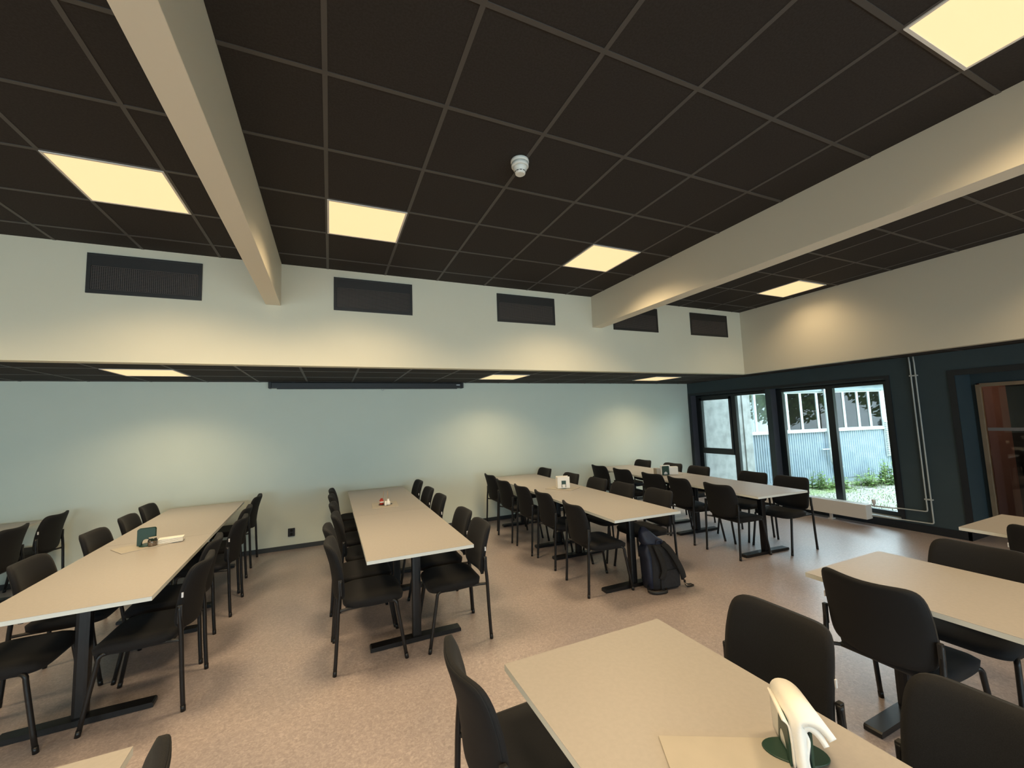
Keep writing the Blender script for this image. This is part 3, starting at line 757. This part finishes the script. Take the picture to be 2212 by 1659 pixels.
# ------------------------------------------------------------------ outside
bm = new(); box(bm, WB, 40, -20, 30, -.35, -.14); struct('ground', bm, M['ground'], 'patchy gravel and grass outside the windows')
o = bpy.data.objects['ground']; o['category'] = 'ground'
cw = thing('concrete_wall', 'grey concrete wall outside the narrow left window', 'wall', (7.45, 6.62, -.14), 0)
bm = new(); box(bm, 0, 1.36, 0, .2, 0, 3.0); obj('wall_slab', bm, M['concrete'], cw)
bm = new(); box(bm, 1.36, 1.62, -.03, .2, 0, 3.0, bev=.01); obj('pilaster', bm, M['concrete'], cw)
ang = math.atan2(-.9, 4.0)
nb_ = thing('neighbouring_building', 'pale blue corrugated building with a band of white windows outside', 'building', (9.0, 6.7, -.14), ang)
SZ = 1.115+.14; HZ = 2.115+.14; LEN = 4.2
bm = new()    # corrugated cladding
n = 130; R0 = []; R1 = []
pts = []
for k in range(n*2+1):
    u = LEN*k/(n*2); pts.append((u, -.012 if (k//2) % 2 else .012))
vs0 = [bm.verts.new((u, v, .12)) for u, v in pts]; vs1 = [bm.verts.new((u, v, SZ)) for u, v in pts]
for k in range(len(pts)-1): bm.faces.new((vs0[k], vs0[k+1], vs1[k+1], vs1[k]))
obj('corrugated_cladding', bm, M['corr'], nb_)
bm = new(); box(bm, 0, LEN, .03, .2, 0, SZ-.005); box(bm, 0, LEN, -.06, .2, HZ, HZ+.13); obj('wall', bm, M['corr'], nb_)
bm = new(); box(bm, 0, LEN, .9, .95, SZ-.3, HZ); box(bm, 0, LEN, .2, .9, SZ-.3, SZ-.25); box(bm, 0, LEN, .2, .9, HZ, HZ+.1); obj('room_lining', bm, M['lining'], nb_)
bm = new(); box(bm, -.1, LEN+.1, -.18, .3, HZ+.13, HZ+.26); obj('roof_edge', bm, M['zinc'], nb_)
bm = new(); box(bm, 0, LEN, -.05, .05, SZ, SZ+.035, bev=.005); obj('window_sill', bm, M['wframe'], nb_)
mu = [0.02, .30, .78, 1.20, 1.60, 2.08, 2.46, 2.88, 3.31, 3.67, 4.06]
for a, b in zip(mu, mu[1:]):
    bm = new(); w = .03
    for q in ((a, a+w, SZ+.035, HZ), (b-w, b, SZ+.035, HZ), (a+w, b-w, SZ+.035, SZ+.08), (a+w, b-w, HZ-.04, HZ)):
        box(bm, q[0], q[1], -.01, .04, q[2], q[3])
    f = obj('window', bm, M['wframe'], nb_)
    bm = new(); box(bm, a+w, b-w, .006, .010, SZ+.08, HZ-.04); obj('glazing', bm, M['outglass'], f)
    ix = mu.index(a)
    if ix in (2, 4, 5, 7, 9):
        bm = new(); c0 = a+w+(b-a-2*w)*(.05 if ix % 2 else .45); c1 = c0+(b-a-2*w)*.5; k_ = 14; pr = []
        for q in range(k_+1): pr.append((c0+(c1-c0)*q/k_, .09+.02*math.sin(q*1.9)))
        u0 = [bm.verts.new((x, y, SZ+.05)) for x, y in pr]; u1 = [bm.verts.new((x, y, HZ-.04)) for x, y in pr]
        for q in range(k_): bm.faces.new((u0[q], u0[q+1], u1[q+1], u1[q])).smooth = True
        obj('curtain', bm, M['curtain'], f)
bm = new(); box(bm, 4.06, 4.20, -.02, .05, SZ, HZ); obj('corner_post', bm, M['wframe'], nb_)
bm = new()
for k in range(18): box(bm, 4.02, 4.30, -.10, -.05, .60+k*.048, .622+k*.048, rot=(.5, 'X'), org=(4.1, -.075, .61+k*.048))
box(bm, 4.02, 4.30, -.045, -.015, .57, 1.50); obj('louvre', bm, M['wframe'], nb_)
dp = thing('downpipe', 'galvanised downpipe on the corrugated building', 'pipe', (9.0, 6.7, -.14), ang)
bm = new(); tube(bm, smoothpath([(2.24, -.10, HZ+.12), (2.24, -.10, 1.2), (2.24, -.10, .62), (2.29, -.12, .46), (2.42, -.2, .40)], 4), .035, 12); obj('pipe_run', bm, M['zinc'], dp)
bm = new(); box(bm, 2.0, 2.30, -.11, -.06, .83, .85); obj('wall_bracket', bm, M['zinc'], dp)

def weeds(u, v, rad, hgt, n, label, seed):
    R = random.Random(seed); a = ang
    px = 9.0+u*math.cos(a)+(v)*math.sin(a); py = 6.7+u*math.sin(a)-(v)*math.cos(a)
    t = thing('weed_clump', label, 'plant', (px, py, -.14), 0, 'weeds along the corrugated building')
    bs = new(); bl = new()
    for i in range(n):
        x, y = R.gauss(0, rad*.45), R.gauss(0, rad*.3)
        h = hgt*R.uniform(.45, 1)*math.exp(-(x/rad)**2*.6)
        lx, ly = R.uniform(-.08, .08), R.uniform(-.08, .08)
        top = Vector((x+lx, y+ly, h)); tube(bs, [(x, y, 0), (x+lx*.4, y+ly*.4, h*.5), top], [.005, .004, .002], 4, cap=False)
        k = max(3, int(h/.035))
        for j in range(k):
            f = (j+.6)/k; c = Vector((x, y, 0)).lerp(top, f); an = R.uniform(0, 2*PI); L_ = R.uniform(.07, .15)*(1.15-.6*f); w = L_*.30
            d = Vector((math.cos(an), math.sin(an), R.uniform(-.15, .45))).normalized(); s = d.cross(Vector((0, 0, 1))).normalized()
            p = [c, c+d*L_*.45+s*w, c+d*L_, c+d*L_*.45-s*w]
            vv = [bl.verts.new(q) for q in p]; bl.faces.new(vv)
    obj('stems', bs, M['stem'], t); obj('leaves', bl, M['leaf'], t)
weeds(3.30, .50, .40, .62, 46, 'tall pointed weed clump on the right of the outside wall', 1)
weeds(2.65, .55, .40, .30, 44, 'low leafy weeds between the tall clump and the downpipe', 2)
weeds(1.95, .50, .32, .28, 36, 'low weeds just left of the downpipe foot', 3)
weeds(1.45, .45, .28, .42, 30, 'bushy weed clump at the left end of the outside wall', 4)
weeds(3.85, .55, .28, .22, 28, 'sprawling weeds at the far right end of the outside wall', 5)
def tree(x, y, h, r, label, seed):
    R = random.Random(seed); t = thing('garden_tree', label, 'tree', (x, y, -.14), 0, 'trees across the yard')
    bm = new(); tube(bm, smoothpath([(0, 0, 0), (.06, .03, h*.3), (-.04, .05, h*.6), (.02, 0, h*.9)], 3), [.14-.012*k for k in range(10)], 8)
    for k in range(7):
        a_ = k*.9; z_ = h*(.35+.07*k); tube(bm, [(0, 0, z_), (math.cos(a_)*r*.5, math.sin(a_)*r*.5, z_+h*.14), (math.cos(a_)*r*.8, math.sin(a_)*r*.8, z_+h*.2)], [.05, .03, .01], 6)
    obj('trunk', bm, M['stem'], t)
    bm = new()
    for k in range(5200):
        d = Vector((R.gauss(0, 1), R.gauss(0, 1), R.gauss(0, 1))).normalized()*(R.random()**.4)
        c = Vector((d.x*r, d.y*r, h*.62+d.z*h*.40)); n_ = Vector((R.gauss(0, 1), R.gauss(0, 1), R.gauss(0, 1))).normalized(); u = n_.orthogonal().normalized(); v = n_.cross(u); q = R.uniform(.08, .16)
        bm.faces.new([bm.verts.new(c+u*q), bm.verts.new(c+v*q*.5), bm.verts.new(c-u*q), bm.verts.new(c-v*q*.5)])
    obj('crown', bm, M['leaf'], t)
tree(15.0, -1.5, 5.0, 2.0, 'leafy tree across the yard, reflected in the outside windows, left of three', 21)
tree(19.4, -.6, 5.6, 2.1, 'leafy tree across the yard, reflected in the outside windows, middle of three', 22)
tree(24.2, .5, 5.2, 2.2, 'leafy tree across the yard, reflected in the outside windows, right of three', 23)
bm = new(); R = random.Random(11)
for i in range(2600):
    x = R.uniform(7.6, 12.5); y = R.uniform(2.8, 6.3); a = R.uniform(0, 2*PI); h = R.uniform(.015, .06)
    if y > 6.5-(x-9)*.22-.1 or y > 6.5 or (x < 9.8 and y < 2.9): continue
    d = Vector((math.cos(a), math.sin(a), 0))*.006; b = Vector((x, y, -.14)); ln = Vector((R.uniform(-.02, .02), R.uniform(-.02, .02), h))
    bm.faces.new([bm.verts.new(b-d), bm.verts.new(b+d), bm.verts.new(b+ln)])
g = obj('grass', bm, M['leaf']); tag(g, 'short sparse grass blades on the ground outside', 'grass', None, 'stuff')
